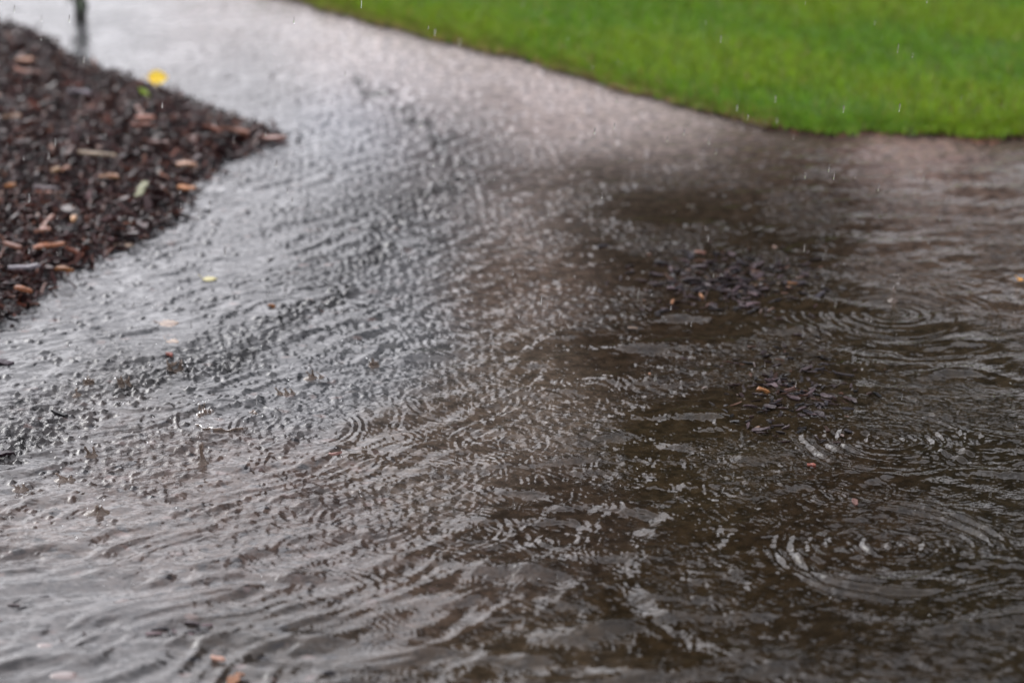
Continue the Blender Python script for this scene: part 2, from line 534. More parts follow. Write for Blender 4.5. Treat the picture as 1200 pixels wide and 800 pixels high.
hgt = (.026 + .020 * g.random(n) + .004 * np.clip(patch, -1, 1)) * np.clip(.5 + go * 6, .35, 1)
az = g.uniform(0, 6.283, n)
lean = g.uniform(.05, .7, n)
w = g.uniform(.0012, .0024, n)
dx, dy = np.cos(az), np.sin(az)
z0 = .012
P = np.zeros((n, 5, 3), np.float32)
for k, (f, wf) in enumerate(((0, 1), (0, -1), (.55, .9), (.55, -.9), (1, 0))):
    P[:, k, 0] = gx + dx * hgt * lean * f ** 1.8 - dy * w * wf
    P[:, k, 1] = gy + dy * hgt * lean * f ** 1.8 + dx * w * wf
    P[:, k, 2] = z0 + hgt * f * (1 - .25 * lean * f)
b0 = (np.arange(n) * 5)[:, None]
F = np.concatenate([b0 + np.array([0, 1, 3]), b0 + np.array([0, 3, 2]), b0 + np.array([2, 3, 4])])
yel = g.random(n)
patch = np.clip(patch, -1, 1)
tint = np.stack([.094 + .018 * patch + .035 * yel, .178 + .012 * patch + .04 * g.random(n), .010 + .008 * g.random(n)], -1)
dry = (g.random(n) < .03 + .22 * np.exp(-go / .05) * (gx < .6))
tint[dry] = (.20, .15, .06)
tint = np.clip(tint * (1.08, 1.06, 1.5) * (.72 + .56 * g.random(n) + .09 * waves(gx, gy, 14, (.03, .10), 3.14, 0, 46) / .01)[:, None], .005, 1)
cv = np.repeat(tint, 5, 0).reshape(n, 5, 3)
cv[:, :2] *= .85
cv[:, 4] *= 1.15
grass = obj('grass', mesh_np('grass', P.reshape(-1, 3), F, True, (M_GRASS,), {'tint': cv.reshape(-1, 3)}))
tag(grass, 'bright green mown grass growing beside the flooded path', 'grass', kind='stuff')

# ------------------------------------------------------------------ chips
m = Mat('wet_bark')
at = m.n('ShaderNodeAttribute', attribute_name='tint')
n1 = m.n('ShaderNodeTexNoise')
n1.inputs['Scale'].default_value = 3
n1.inputs['Detail'].default_value = 4
mpg = m.n('ShaderNodeMapping')
mpg.inputs['Scale'].default_value = (40, 160, 90)
tcg = m.n('ShaderNodeTexCoord')
m.l(tcg.outputs['Object'], mpg.inputs[0]); m.l(mpg.outputs[0], n1.inputs['Vector'])
c = m.mix(m.ramp(n1.outputs['Fac'], .35, .7, .0, .75), at.outputs['Color'], m.mix(1.0, at.outputs['Color'], (.35, .32, .32), 'MULTIPLY'))
m.l(c, m.b.inputs['Base Color'])
m.b.inputs['Roughness'].default_value = .36
m.b.inputs['IOR'].default_value = 1.29
bp = m.n('ShaderNodeBump')
bp.inputs['Strength'].default_value = .5
bp.inputs['Distance'].default_value = .002
m.l(n1.outputs['Fac'], bp.inputs['Height']); m.l(bp.outputs[0], m.b.inputs['Normal'])
M_BARK = m.m


def chip_shape(g, L=.04, W=.016, Tk=.005, taper=None):
    """a torn sliver: outline of 7 to 9 points, upper and lower face, bent along its length; V, F (tris)"""
    nseg = 5
    xs_ = np.linspace(-.5, .5, nseg)
    wl = .5 * (1 - (np.abs(xs_) * 2) ** 2.5 * g.uniform(.1, .6)) * g.uniform(.5, 1.25, nseg)
    wr = .5 * (1 - (np.abs(xs_) * 2) ** 2.5 * g.uniform(.1, .6)) * g.uniform(.5, 1.25, nseg)
    if taper:
        wl *= np.linspace(taper, 1, nseg); wr *= np.linspace(taper, 1, nseg)
    bend, tw = g.uniform(-.09, .12), g.uniform(-.5, .5)
    skew = g.uniform(-.15, .15)
    V = []
    for i, x in enumerate(xs_):
        for s_, ww in ((1, wl[i]), (-1, wr[i])):
            for zt in (.5, -.5):
                xx = x + skew * s_ * ww + g.uniform(-.07, .07)
                y_ = s_ * ww * (1 if zt > 0 else .85)
                V.append((xx * L, y_ * W, zt * Tk * g.uniform(.6, 1.2) + bend * L * (1 - 4 * x * x) * .5 + tw * x * y_ * W))
    V = np.array(V)
    F = []
    for i in range(nseg - 1):
        a, b = i * 4, i * 4 + 4
        tl, bl, tr_, br = a, a + 1, a + 2, a + 3
        tl2, bl2, tr2, br2 = b, b + 1, b + 2, b + 3
        F += [(tl, tr_, tr2), (tl, tr2, tl2), (bl, br2, br), (bl, bl2, br2), (tl, bl2, bl), (tl, tl2, bl2), (tr_, br, br2), (tr_, br2, tr2)]
    e = (nseg - 1) * 4
    F += [(0, 1, 3), (0, 3, 2), (e, e + 3, e + 1), (e, e + 2, e + 3)]
    return V, np.array(F)


def rotm(rx, ry, rz):
    cx, sx, cy, sy, cz, sz = math.cos(rx), math.sin(rx), math.cos(ry), math.sin(ry), math.cos(rz), math.sin(rz)
    return (np.array([[cz, -sz, 0], [sz, cz, 0], [0, 0, 1]]) @ np.array([[cy, 0, sy], [0, 1, 0], [-sy, 0, cy]])
            @ np.array([[1, 0, 0], [0, cx, -sx], [0, sx, cx]]))


DARKS = [(.060, .030, .026), (.045, .022, .020), (.022, .016, .016), (.035, .024, .023), (.05, .032, .032), (.07, .045, .045), (.030, .024, .028), (.09, .058, .056), (.014, .012, .013)]
RUSTS = [(.11, .045, .025), (.16, .065, .04), (.09, .05, .04), (.20, .10, .06)]
PALES = [(.38, .22, .13), (.30, .16, .10), (.45, .32, .22)]


def pick_colour(g):
    r = g.random()
    if r < .77:
        return np.array(DARKS[g.integers(len(DARKS))]) * g.uniform(.7, 1.4)
    if r < .96:
        return np.array(RUSTS[g.integers(len(RUSTS))]) * g.uniform(.6, 1.2)
    return np.array(PALES[g.integers(len(PALES))]) * g.uniform(.5, 1.0)


# --- the bed itself: between a lower and an upper boundary
up_px = [(0, 30), (30, 36), (55, 52), (75, 67), (100, 78), (150, 96), (200, 111), (240, 128), (270, 140), (300, 150), (334, 165)]
lo_px = [(334, 165), (300, 175), (262, 186), (232, 206), (216, 230), (196, 262), (150, 285), (110, 302), (75, 318), (50, 342), (20, 365), (0, 378)]
U = np.array([ground(a, b)[:2] for a, b in up_px])
Lw = np.array([ground(a, b)[:2] for a, b in lo_px])
Lw[:, 0] = np.minimum.accumulate(Lw[:, 0] - np.arange(len(Lw)) * 1e-4)
du = (U[0] - U[3]) / np.linalg.norm(U[0] - U[3])
U = np.vstack([U[0] + du * 6, U])
Lw = np.vstack([Lw, Lw[-1] + [-.12, -.25], Lw[-1] + [-.5, -.6], Lw[-1] + [-2.2, -1.1], Lw[-1] + [-6, -1.5]])
XTIP = Lw[0, 0]
POLY = np.vstack([U, Lw])


def inside_bed(x, y):
    hi = np.interp(x, U[:, 0], U[:, 1])
    lo = np.interp(-x, -Lw[:, 0], Lw[:, 1])
    return (x < XTIP) & (y < hi) & (y > lo)


def edge_dist(x, y):
    x, y = np.asarray(x, float), np.asarray(y, float)
    d = np.full(x.shape, 9.0)
    for a, b in zip(POLY[:-1], POLY[1:]):
        ab = b - a
        L2 = ab @ ab
        if L2 < 1e-9:
            continue
        t = np.clip(((x - a[0]) * ab[0] + (y - a[1]) * ab[1]) / L2, 0, 1)
        d = np.minimum(d, np.hypot(x - a[0] - t * ab[0], y - a[1] - t * ab[1]))
    return d


def bed_z(x, y):
    d = edge_dist(x, y)
    return np.where(inside_bed(x, y), .026 * (1 - np.exp(-d / .16)) + .003 * np.sin(x * 23) * np.sin(y * 19) * np.clip(d * 8, 0, 1), -.012 - .2 * d)


m = Mat('bed_soil')
n1 = m.noise(60, 4)
m.l(m.mix(m.ramp(n1, .35, .65), (.008, .006, .006), (.02, .014, .013)), m.b.inputs['Base Color'])
m.b.inputs['Roughness'].default_value = .4
bx = np.arange(-5.2, XTIP + .12, .035)
by = np.arange(2.2, 13.0, .035)
BX, BY = np.meshgrid(bx, by)
BZ = np.maximum(bed_z(BX, BY), -.04) - .004
i2 = np.arange(BX.size).reshape(BX.shape)
F = np.stack([i2[:-1, :-1], i2[:-1, 1:], i2[1:, 1:], i2[1:, :-1]], -1).reshape(-1, 4)
keepf = (BZ.ravel()[F].max(1) > -.035)
tag(obj('bed_ground', mesh_np('bed_ground', np.stack([BX, BY, BZ], -1).reshape(-1, 3), F[keepf], True, (m.m,))),
    'dark earth under the bark mulch', 'soil', kind='structure')

# --- the mass of the mulch
g = np.random.default_rng(17)
VV, FF, CC = [], [], []
off = 0
N_M = 0
while N_M < 22000:
    if g.random() < .92:
        x, y = g.uniform(-1.75, XTIP + .03), g.uniform(3.2, 7.4)
        if abs(x) > y * .26 + .1:
            continue
    else:
        x, y = g.uniform(-3.2, -.8), g.uniform(2.6, 9.5)
    if not inside_bed(x, y) and edge_dist(x, y) > abs(g.normal(0, .018)):
        continue
    N_M += 1
    L = g.uniform(.014, .042)
    V_, F_ = chip_shape(g, L, g.uniform(.003, .010), g.uniform(.0015, .004))
    Rm = rotm(g.normal(0, .6), g.normal(0, .45), g.uniform(0, 6.283))
    z = max(float(bed_z(x, y)), -.004) + g.uniform(-.004, .012)
    VV.append(V_ @ Rm.T + (x, y, z)); FF.append(F_ + off); off += len(V_)
    CC.append(np.tile(pick_colour(g) * (.54, .385, .39), (len(V_), 1)))
tag(obj('mulch', mesh_np('mulch', np.vstack(VV), np.vstack(FF), False, (M_BARK,), {'tint': np.vstack(CC)})),
    'wet dark brown bark mulch heaped in the bed beside the path', 'mulch', kind='stuff')

# --- single chips
PROTO = []
g = np.random.default_rng(23)
for i in range(44):
    V_, F_ = chip_shape(g, .045, g.uniform(.008, .018), g.uniform(.003, .007))
    PROTO.append(mesh_np('bark_chip', V_, F_, False, (M_BARK,), {'tint': np.tile(pick_colour(g) * (.70, .52, .54), (len(V_), 1))}))


def chip_at(px, py, size, z_off=.010, mesh=None, rz=None, tilt=.25, on_bed=True, name='bark_chip'):
    z = 0.0
    for _ in range(4):
        x, y, _z = ground(px, py, z)
        z = (max(float(bed_z(x, y)), 0) if on_bed else 0.0) + z_off
    o = obj(name, mesh or PROTO[int(g.integers(len(PROTO)))])
    o.location = (x, y, z)
    o.rotation_euler = (g.normal(0, tilt), g.normal(0, tilt * .8), g.uniform(0, 6.283) if rz is None else rz)
    s_ = size / .045
    o.scale = (s_, s_ * g.uniform(.8, 1.2) if mesh is None else s_, s_)
    return o


cnt = 0
while cnt < 160:
    y = 1 / g.uniform(1 / 6.9, 1 / 3.7)
    x = g.uniform(-.215, -.09) * y
    px, py = pixel(x, y)
    if px < 3 or not inside_bed(x, y) or edge_dist(x, y) < .015:
        continue
    cnt += 1
    o = chip_at(px, py, g.uniform(.024, .050), .010 + g.uniform(0, .008), tilt=.5)
    tag(o, 'dark wet bark chip lying on top of the mulch bed', 'bark chip', 'bark chips on top of the mulch bed')


def solid(name, col, g, L, W, Tk, taper=None):
    V_, F_ = chip_shape(g, L, W, Tk, taper)
    return mesh_np(name, V_, F_, False, (M_BARK,), {'tint': np.tile(np.array(col) * (.62 if W > .013 else .8), (len(V_), 1))})


# pieces that stand out: px, py, length, width, colour, heading, name, label
SPECIAL = [
    (318, 160, .088, .016, (.42, .20, .15), -.75, 'bark_strip', 'long salmon-red bark strip lying at the pointed tip of the mulch bed'),
    (277, 153, .060, .018, (.36, .16, .10), -.4, 'bark_strip', 'short orange-brown bark strip just behind the long one at the tip of the bed'),
    (113, 180, .072, .020, (.62, .50, .36), .05, 'wood_chip', 'cream coloured spoon-shaped wood chip in the middle of the mulch'),
    (65, 199, .030, .022, (.62, .40, .22), 1.2, 'wood_chip', 'tan square wood chip below the cream spoon-shaped one'),
    (77, 197, .030, .014, (.50, .26, .17), 1.3, 'wood_chip', 'narrow salmon wood chip standing close beside the tan square one'),
    (128, 207, .036, .024, (.55, .30, .17), .1, 'wood_chip', 'peach and rust wood chip directly below the cream spoon-shaped one'),
    (166, 221, .038, .018, (.60, .62, .42), 1.0, 'wood_chip', 'pale green-white wood chip tilted up steeply on the mulch'),
    (218, 193, .040, .026, (.70, .42, .28), .1, 'wood_chip', 'round peach wood chip near the inner edge of the bed'),
    (219, 220, .036, .022, (.60, .24, .07), -.4, 'wood_chip', 'bright orange wood chip below the round peach one, at the water edge'),
    (12, 217, .020, .016, (.62, .26, .08), 0, 'wood_chip', 'tiny bright orange wood chip at the outer edge of the picture'),
    (86, 256, .028, .012, (.52, .28, .12), 1.5, 'wood_chip', 'small upright orange-tan wood chip in the lower half of the bed'),
    (65, 286, .036, .011, (.50, .22, .12), .5, 'wood_chip', 'thin orange sliver low in the mulch bed, nearer the water of a pair'),
    (48, 289, .034, .012, (.42, .18, .10), .9, 'wood_chip', 'thin rust sliver low in the mulch bed, farther from the water of a pair'),
    (76, 316, .042, .018, (.34, .14, .04), -.6, 'wood_chip', 'orange-brown wood chip lying right at the lower water line'),
    (28, 339, .034, .013, (.34, .14, .07), -.5, 'wood_chip', 'rusty sliver at the lowest corner of the mulch bed'),
    (14, 136, .036, .026, (.60, .38, .25), .2, 'wood_chip', 'peach wood chip with a grey rim at the outer edge of the bed'),
    (170, 138, .040, .022, (.55, .24, .16), .1, 'wood_chip', 'salmon wood chip behind the middle of the bed'),
    (30, 70, .048, .024, (.50, .24, .13), .2, 'wood_chip', 'orange wood chip far back in the bed, the upper of two'),
    (32, 83, .060, .020, (.42, .20, .14), .1, 'wood_chip', 'pinkish-orange wood chip far back in the bed, the lower of two'),
    (92, 108, .050, .026, (.30, .26, .30), -.2, 'wood_chip', 'lilac-grey wet wood chip far back in the mulch'),
    (14, 287, .044, .014, (.42, .22, .16), -.7, 'wood_chip', 'pink curved sliver at the outer edge of the bed above the rusty one'),
    (50, 270, .030, .018, (.45, .22, .15), .3, 'wood_chip', 'small pink and grey chip just above the pair of thin slivers'),
    (28, 312, .056, .012, (.26, .24, .27), -.25, 'wood_chip', 'long grey splinter with a wet sheen low in the bed'),
    (55, 220, .052, .018, (.16, .12, .13), .1, 'wood_chip', 'curled mauve bark piece below the tan square chip'),
    (184, 166, .046, .020, (.24, .14, .12), .0, 'wood_chip', 'dull pink wood chip near the back edge of the bed'),
]
for px, py, L, W, col, rz, nm, lab in SPECIAL:
    tp = .4 if 'spoon' in lab else None
    o = chip_at(px, py, .045, .022, solid(nm, col, g, L, W, .006, tp), rz, .12, True, nm)
    if 'tilted up' in lab:
        o.rotation_euler = (.2, -.75, 1.0)
    tag(o, lab, 'bark strip' if 'strip' in nm else 'wood chip', None)

# --- chips washed into the puddle
def puddle_chip(px, py, size, lab, grp, nm='bark_chip', cat='bark chip', mesh=None, z=.003):
    o = chip_at(px, py, size, z, mesh, None, .10, False, nm)
    return tag(o, lab, cat, grp)


PROTO = [mesh_np('bark_chip', *chip_shape(g, .045, g.uniform(.008, .02), .004), False, (M_BARK,)) for _ in range(14)]
for me in PROTO:
    a_ = me.attributes.new('tint', 'FLOAT_COLOR', 'POINT')
    c_ = np.ones((len(me.vertices), 4), np.float32)
    c_[:, :3] = np.array(DARKS[g.integers(2, len(DARKS))]) * (.8, .84, .95) * g.uniform(.6, 1.5)
    a_.data.foreach_set('color', c_.ravel())
k = 0
while k < 85:
    px, py = g.normal(852, 52), g.normal(331, 19)
    if not (745 < px < 965 and 286 < py < 372):
        continue
    k += 1
    puddle_chip(px, py, g.uniform(.016, .036), 'dark bark chip in the patch of mulch breaking the surface of the brown puddle',
                'bark chips in the patch in the puddle', z=g.uniform(.001, .0055))
for k in range(34):
    px, py = g.normal(930, 32), g.normal(462, 20)
    puddle_chip(px, py, g.uniform(.014, .030), 'small dark bark chip drifting in front of the patch of mulch in the puddle',
                'bark chips adrift in front of the patch', z=g.uniform(.0005, .004))
for k in range(20):
    px, py = g.choice([(40, 682), (60, 700), (90, 740), (150, 730), (190, 745), (240, 740), (25, 715)]) + g.normal(0, 10, 2) * (2, .7)
    puddle_chip(px, py, g.uniform(.012, .026), 'dark bark shred lying in the calm water at the near corner below the mulch bed',
                'bark shreds in the calm near corner', z=-.0005)

FLOAT = [
    (894, 457, .022, .012, (.42, .19, .07), 'bright orange wood chip adrift among dark shreds in the puddle'),
    (925, 456, .022, .006, (.26, .16, .14), 'thin pinkish splinter next to the bright orange chip in the puddle'),
    (1002, 588, .018, .012, (.28, .16, .14), 'pinkish wood chip between two small ring ripples in the puddle'),
    (951, 545, .012, .008, (.36, .12, .09), 'tiny red wood chip in the dark part of the puddle'),
    (761, 440, .014, .006, (.45, .25, .16), 'tiny peach splinter at the darker edge of the puddle'),
    (393, 531, .020, .014, (.55, .32, .28), 'pink stone-like chip in the lively middle of the water'),
    (275, 796, .032, .018, (.50, .22, .10), 'orange-brown chip at the very bottom of the picture'),
    (256, 771, .022, .009, (.62, .34, .24), 'peach chip just above the orange-brown one at the bottom'),
    (318, 358, .014, .010, (.38, .16, .06), 'small orange-brown chip in the grey shallow water'),
    (822, 347, .018, .007, (.46, .22, .10), 'orange splinter near the middle of the patch of mulch in the puddle'),
    (930, 332, .022, .007, (.46, .24, .12), 'orange splinter at the far end of the patch of mulch in the puddle'),
    (788, 354, .018, .007, (.42, .20, .10), 'orange-brown splinter at the near end of the patch of mulch in the puddle'),
    (820, 296, .020, .010, (.34, .18, .14), 'pinkish chip at the back of the patch of mulch in the puddle'),
    (198, 415, .018, .010, (.40, .15, .12), 'small dark red chip below the pale leaves in the shallow water'),
    (3, 424, .030, .022, (.06, .03, .05), 'dark purple bark lump cut by the outer edge of the picture'),
    (5, 532, .030, .022, (.04, .02, .03), 'dark maroon bark lump in the darkest shallow water at the outer edge'),
    (70, 484, .030, .014, (.012, .012, .014), 'glossy black oval bark piece alone in the grey shallow water'),
]
for px, py, L, W, col, lab in FLOAT:
    puddle_chip(px, py, .045, lab, None, 'wood_chip', 'wood chip', solid('wood_chip', np.array(col) * .75, g, L, W * .8, .004), z=.003)

# fine shreds in and round the two patches
VV, FF, CC, off = [], [], [], 0
for k in range(620):
    px, py = (g.normal(850, 58), g.normal(330, 20)) if k % 3 else (g.normal(925, 45), g.normal(455, 30))
    x, y, _ = ground(px, py)
    V_, F_ = chip_shape(g, g.uniform(.006, .022), g.uniform(.002, .007), g.uniform(.001, .003))
    VV.append(V_ @ rotm(g.normal(0, .25), g.normal(0, .2), g.uniform(0, 6.28)).T + (x, y, g.uniform(-.001, .004)))
    FF.append(F_ + off); off += len(V_)
    CC.append(np.tile(pick_colour(g) * (.45, .47, .52), (len(V_), 1)))
tag(obj('litter', mesh_np('litter', np.vstack(VV), np.vstack(FF), False, (M_BARK,), {'tint': np.vstack(CC)})),
    'fine dark shreds of bark drifting in and round the mulch patches in the puddle', 'shreds', kind='stuff')

# pale stones showing in the near corner
m = Mat('pale_stone')
n1 = m.noise(90, 4)
m.l(m.mix(n1, (.13, .10, .095), (.20, .155, .145)), m.b.inputs['Base Color'])
m.b.inputs['Roughness'].default_value = .2
M_STONE = m.m


def stone_mesh(L, W, T_):
    nu, nv = 14, 8
    V_ = [(0, 0, T_)]
    ph = g.uniform(0, 6)
    for j in range(1, nv):
        a = math.pi * j / nv
        for i in range(nu):
            b = 6.2832 * i / nu
            f = 1 + .12 * math.sin(2 * b + ph) + .08 * math.sin(3 * b + 2 * ph)
            V_.append((L * math.sin(a) ** .8 * math.cos(b) * f, W * math.sin(a) ** .8 * math.sin(b) * f, T_ * math.cos(a)))
    V_.append((0, 0, -T_))
    F_ = []
    for i in range(nu):
        F_.append((0, 1 + i, 1 + (i + 1) % nu))
        e = 1 + (nv - 2) * nu
        F_.append((len(V_) - 1, e + (i + 1) % nu, e + i))
    for j in range(nv - 2):
        for i in range(nu):
            a_, b_ = 1 + j * nu + i, 1 + j * nu + (i + 1) % nu
            F_ += [(a_, a_ + nu, b_ + nu), (a_, b_ + nu, b_)]
    return mesh_np('pebble', V_, F_, True, (M_STONE,))


for px, py, L, W, lab in [(53, 756, .016, .009, 'pinkish flat pebble in the near corner, the one farther from the bottom edge'),
                          (74, 790, .022, .012, 'largest pinkish flat pebble, half covered by water at the bottom edge'),
                          (105, 770, .016, .007, 'faint pink pebble between the dark shreds of bark')]:
    x, y, _ = ground(px, py)
    o = obj('pebble', stone_mesh(L, W, .004), loc=(x, y, -.0030))
    o.rotation_euler.z = g.uniform(-.3, .3)
    tag(o, lab, 'pebble')


# ------------------------------------------------------------------ leaves
def leaf_mat(name, col, col2):
    m = Mat(name)
    n1 = m.noise(80, 4)
    m.l(m.mix(m.ramp(n1, .35, .65), col, col2), m.b.inputs['Base Color'])
    m.b.inputs['Roughness'].default_value = .35
    return m.m


def make_leaf(px, py, L, W, mat, rz, tilt, label, z_off, on_bed, stalk=True):
    z = 0
    for _ in range(4):
        x, y, _z = ground(px, py, z)
        z = (max(float(bed_z(x, y)), 0) if on_bed else 0.0) + z_off
    t = bpy.data.objects.new('fallen_leaf', None)
    C.objects.link(t)
    t.empty_display_size = .02
    t.location = (x, y, z)
    t.rotation_euler = (tilt, 0, rz)
    nu, nv = 14, 6
    V_ = []
    for i in range(nu + 1):
        u = i / nu
        half = W * .5 * (math.sin(math.pi * u ** .8) ** .8 if 0 < u < 1 else 0.02) * (1 + .22 * math.sin(i * 2.3 + px))
        for j in range(nv + 1):
            v = j / nv * 2 - 1
            V_.append(((u - .5) * L, v * half, (.12 if on_bed else -.03) * W * abs(v) ** 1.3 + (.10 if on_bed else -.02) * L * (u - .5) ** 2 * 2 + (.03 if on_bed else .004) * W * math.sin(i * 1.9 + j)))
    nb_ = len(V_)
    V_ += [(a, b, c - .0006) for a, b, c in V_]
    F_ = []
    for i in range(nu):
        for j in range(nv):
            a = i * (nv + 1) + j
            q = (a, a + nv + 1, a + nv + 2, a + 1)
            F_ += [q, tuple(k_ + nb_ for k_ in reversed(q))]
    obj('blade', mesh_np('leaf_blade', V_, F_, True, (mat,)), t)
    if stalk:
        V_, F_ = [], []
        for i in range(7):
            u = i / 6
            for j in range(6):
                b = 6.2832 * j / 6
                V_.append((-.5 * L - u * L * .3 + L * .02, .0009 * math.cos(b) + .004 * u * u, .0012 + .0009 * math.sin(b) + .005 * u))
        for i in range(6):
            for j in range(6):
                a, b = i * 6 + j, i * 6 + (j + 1) % 6
                F_.append((a, a + 6, b + 6, b))
        obj('stalk', mesh_np('leaf_stalk', V_, F_, True, (mat,)), t)
    tag(t, label, 'leaf')
    return t


LY = leaf_mat('yellow_leaf', (.80, .50, .01), (.75, .56, .03))
LG = leaf_mat('green_leaf', (.16, .26, .02), (.25, .34, .04))
LP = leaf_mat('pale_leaf', (.42, .36, .14), (.30, .28, .10))
LC = leaf_mat('cream_leaf', (.34, .26, .19), (.12, .075, .06))
LO = leaf_mat('orange_leaf', (.62, .30, .03), (.50, .22, .03))
make_leaf(185, 92, .048, .040, LY, .1, .85, 'bright yellow leaf standing up on the far edge of the mulch bed', .016, True)
make_leaf(168, 109, .030, .028, LG, 1.4, .7, 'small bright green leaf on the mulch just in front of the yellow leaf', .018, True)
make_leaf(246, 326, .026, .022, LP, .1, .05, 'yellow-green leaf floating flat in the grey shallow water', .0022, False)
make_leaf(198, 378, .034, .034, LC, .3, .05, 'cream and brown leaf in the shallow water, the upper of two pale leaves', .0022, False)
make_leaf(202, 400, .022, .024, LC, -.3, .1, 'cream and yellow leaf in the shallow water, the lower of two pale leaves', .0022, False)
make_leaf(1196, 327, .011, .012, LO, .2, .1, 'orange leaf at the outer edge of the dark puddle', .0022, False)
make_leaf(144, 284, .045, .045, LC, .9, .05, 'washed-out pale leaf under the thin water where the mulch bed ends', .003, False, False)

# upright twig at the tip of the bed
def twig(name, x, y, z, h, r, bends, mat, parent=None):
    V_, F_ = [], []
    n_ = len(bends)
    for i, (bx_, by_, rr) in enumerate(bends):
        for j in range(10):
            b = 6.2832 * j / 10
            q = r * rr * (1 + .12 * math.sin(3 * b + i))
            V_.append((bx_ + q * math.cos(b), by_ + q * math.sin(b), z + h * i / (n_ - 1)))
    for i in range(n_ - 1):
        for j in range(10):
            a, b = i * 10 + j, i * 10 + (j + 1) % 10
            F_.append((a, b, b + 10, a + 10))
    V_ += [(bends[-1][0], bends[-1][1], z + h + r * .4)]
    for j in range(10):
        a, b = (n_ - 1) * 10 + j, (n_ - 1) * 10 + (j + 1) % 10
        F_.append((a, b, len(V_) - 1, len(V_) - 1))
    me = bpy.data.meshes.new(name)
    me.from_pydata(V_, [], [f if f[2] != f[3] else f[:3] for f in F_])
    for p in me.polygons:
        p.use_smooth = True
    me.materials.append(mat)
    return obj(name, me, parent, None if parent else (x, y, 0))


m = Mat('dark_wet_wood')
n1 = m.noise(70, 5)
m.l(m.mix(m.ramp(n1, .4, .62), (.010, .011, .010), (.030, .028, .024)), m.b.inputs['Base Color'])
m.b.inputs['Roughness'].default_value = .5
M_WOOD = m.m
m = Mat('brown_twig')
m.b.inputs['Base Color'].default_value = (.05, .028, .012, 1)
m.b.inputs['Roughness'].default_value = .4
x, y, _ = ground(274, 143)
tag(twig('twig', x, y, .0, .024, .005, [(0, 0, 1), (.001, 0, 1), (.001, 0, .9), (0, 0, .6)], m.m), 'short brown twig stub sticking up near the tip of the mulch bed', 'twig')

# the dark stem beyond the bed, cut by the top of the picture
x, y, _ = ground(94, 27)
st = bpy.data.objects.new('plant_stem', None)
C.objects.link(st)
st.location = (x, y, 0)
twig('stem', x, y, -.03, .95, .019, [(0, 0, .95), (.001, 0, .85), (-.002, 0, .95), (-.004, 0, 1.3), (-.005, 0, 1.45), (-.004, .001, 1.3), (.0, .004, 1.2), (.004, .004, 1.1), (.006, 0, 1.1), (.01, 0, 1.0),
      (.012, 0, .9), (.016, 0, .9), (.014, 0, .8), (.02, 0, .7), (.018, .004, .6)], M_WOOD, st)
mm = leaf_mat('stem_leaf', (.020, .038, .016), (.035, .05, .02))
for k_, (zz, aa) in enumerate([(.06, 1.2), (.07, 5.0), (.095, 3.0), (.085, 2.6), (.105, .4), (.13, 4.4), (.075, 3.4), (.16, 1.4), (.2, 3.3), (.24, .3), (.3, 2.2), (.36, 5.1), (.44, .9), (.52, 3.0), (.6, 4.6), (.68, 1.7), (.76, 3.9), (.84, .5), (.9, 2.5)]):
    L_ = .05
    P_ = []
    for i in range(9):
        u = i / 8
        hw = .011 * math.sin(math.pi * min(u * 1.0, .999)) + .0006
        for s_ in (-1, 0, 1):
            P_.append((.012 + u * L_ * .5, s_ * hw, -u * u * L_ * .75 + (.0 if s_ else -.002)))
    P_ += [(a, b, c - .0008) for a, b, c in P_]
    F_ = []
    for i in range(8):
        for s_ in (0, 1):
            a = i * 3 + s_
            q = (a, a + 3, a + 4, a + 1)
            F_ += [q, tuple(w_ + 27 for w_ in reversed(q))]
    o = obj('leaf', mesh_np('stem_leaf', P_, F_, True, (mm,)), st)
    o.location = (0, 0, zz)
    o.rotation_euler = (0, 0, aa)
tag(st, 'dark wet plant stem with drooping leaves rising from the water behind the mulch bed', 'plant')


# ------------------------------------------------------------------ splashes
m = Mat('splash_water')
m.b.inputs['Base Color'].default_value = (.26, .20, .16, 1)
m.b.inputs['Roughness'].default_value = .14
m.b.inputs['IOR'].default_value = 1.333
m.b.inputs['Transmission Weight'].default_value = .7
M_SPL = m.m
m = Mat('clear_drop')
m.b.inputs['Base Color'].default_value = (.95, .96, .97, 1)
m.b.inputs['Roughness'].default_value = .0
m.b.inputs['IOR'].default_value = 1.333
m.b.inputs['Transmission Weight'].default_value = 1.0
M_DROP = m.m


def ico(r, sz=1.0, ctr=(0, 0, 0)):
    nu, nv = 10, 7
    V_ = [(ctr[0], ctr[1], ctr[2] + r * sz)]
    for j in range(1, nv):
        a = math.pi * j / nv
        for i in range(nu):
            b = 6.2832 * i / nu
            V_.append((ctr[0] + r * math.sin(a) * math.cos(b), ctr[1] + r * math.sin(a) * math.sin(b), ctr[2] + r * sz * math.cos(a)))
    V_.append((ctr[0], ctr[1], ctr[2] - r * sz))
    F_ = []
    e = 1 + (nv - 2) * nu
    for i in range(nu):
        F_ += [(0, 1 + i, 1 + (i + 1) % nu), (len(V_) - 1, e + (i + 1) % nu, e + i)]
    for j in range(nv - 2):
        for i in range(nu):
            a_, b_ = 1 + j * nu + i, 1 + j * nu + (i + 1) % nu
            F_ += [(a_, a_ + nu, b_ + nu), (a_, b_ + nu, b_)]
    return np.array(V_), np.array(F_)


def lathe(profile, nu=22, lob=None, top=None):
    """profile of (radius, height); lob(angle) scales the height of the upper rings"""
    V_, F_ = [], []
    for i, (r, z) in enumerate(profile):
        for j in range(nu):
            b = 6.2832 * j / nu
            f = 1 if lob is None else lob(b, i)
            V_.append((r * math.cos(b) * (1 + .1 * (f - 1)), r * math.sin(b) * (1 + .1 * (f - 1)), z * (f if z > 0 else 1)))
    for i in range(len(profile) - 1):
        for j in range(nu):
            a, b = i * nu + j, i * nu + (j + 1) % nu
            F_.append((a, b, b + nu, a + nu))
    return np.array(V_), np.array(F_)


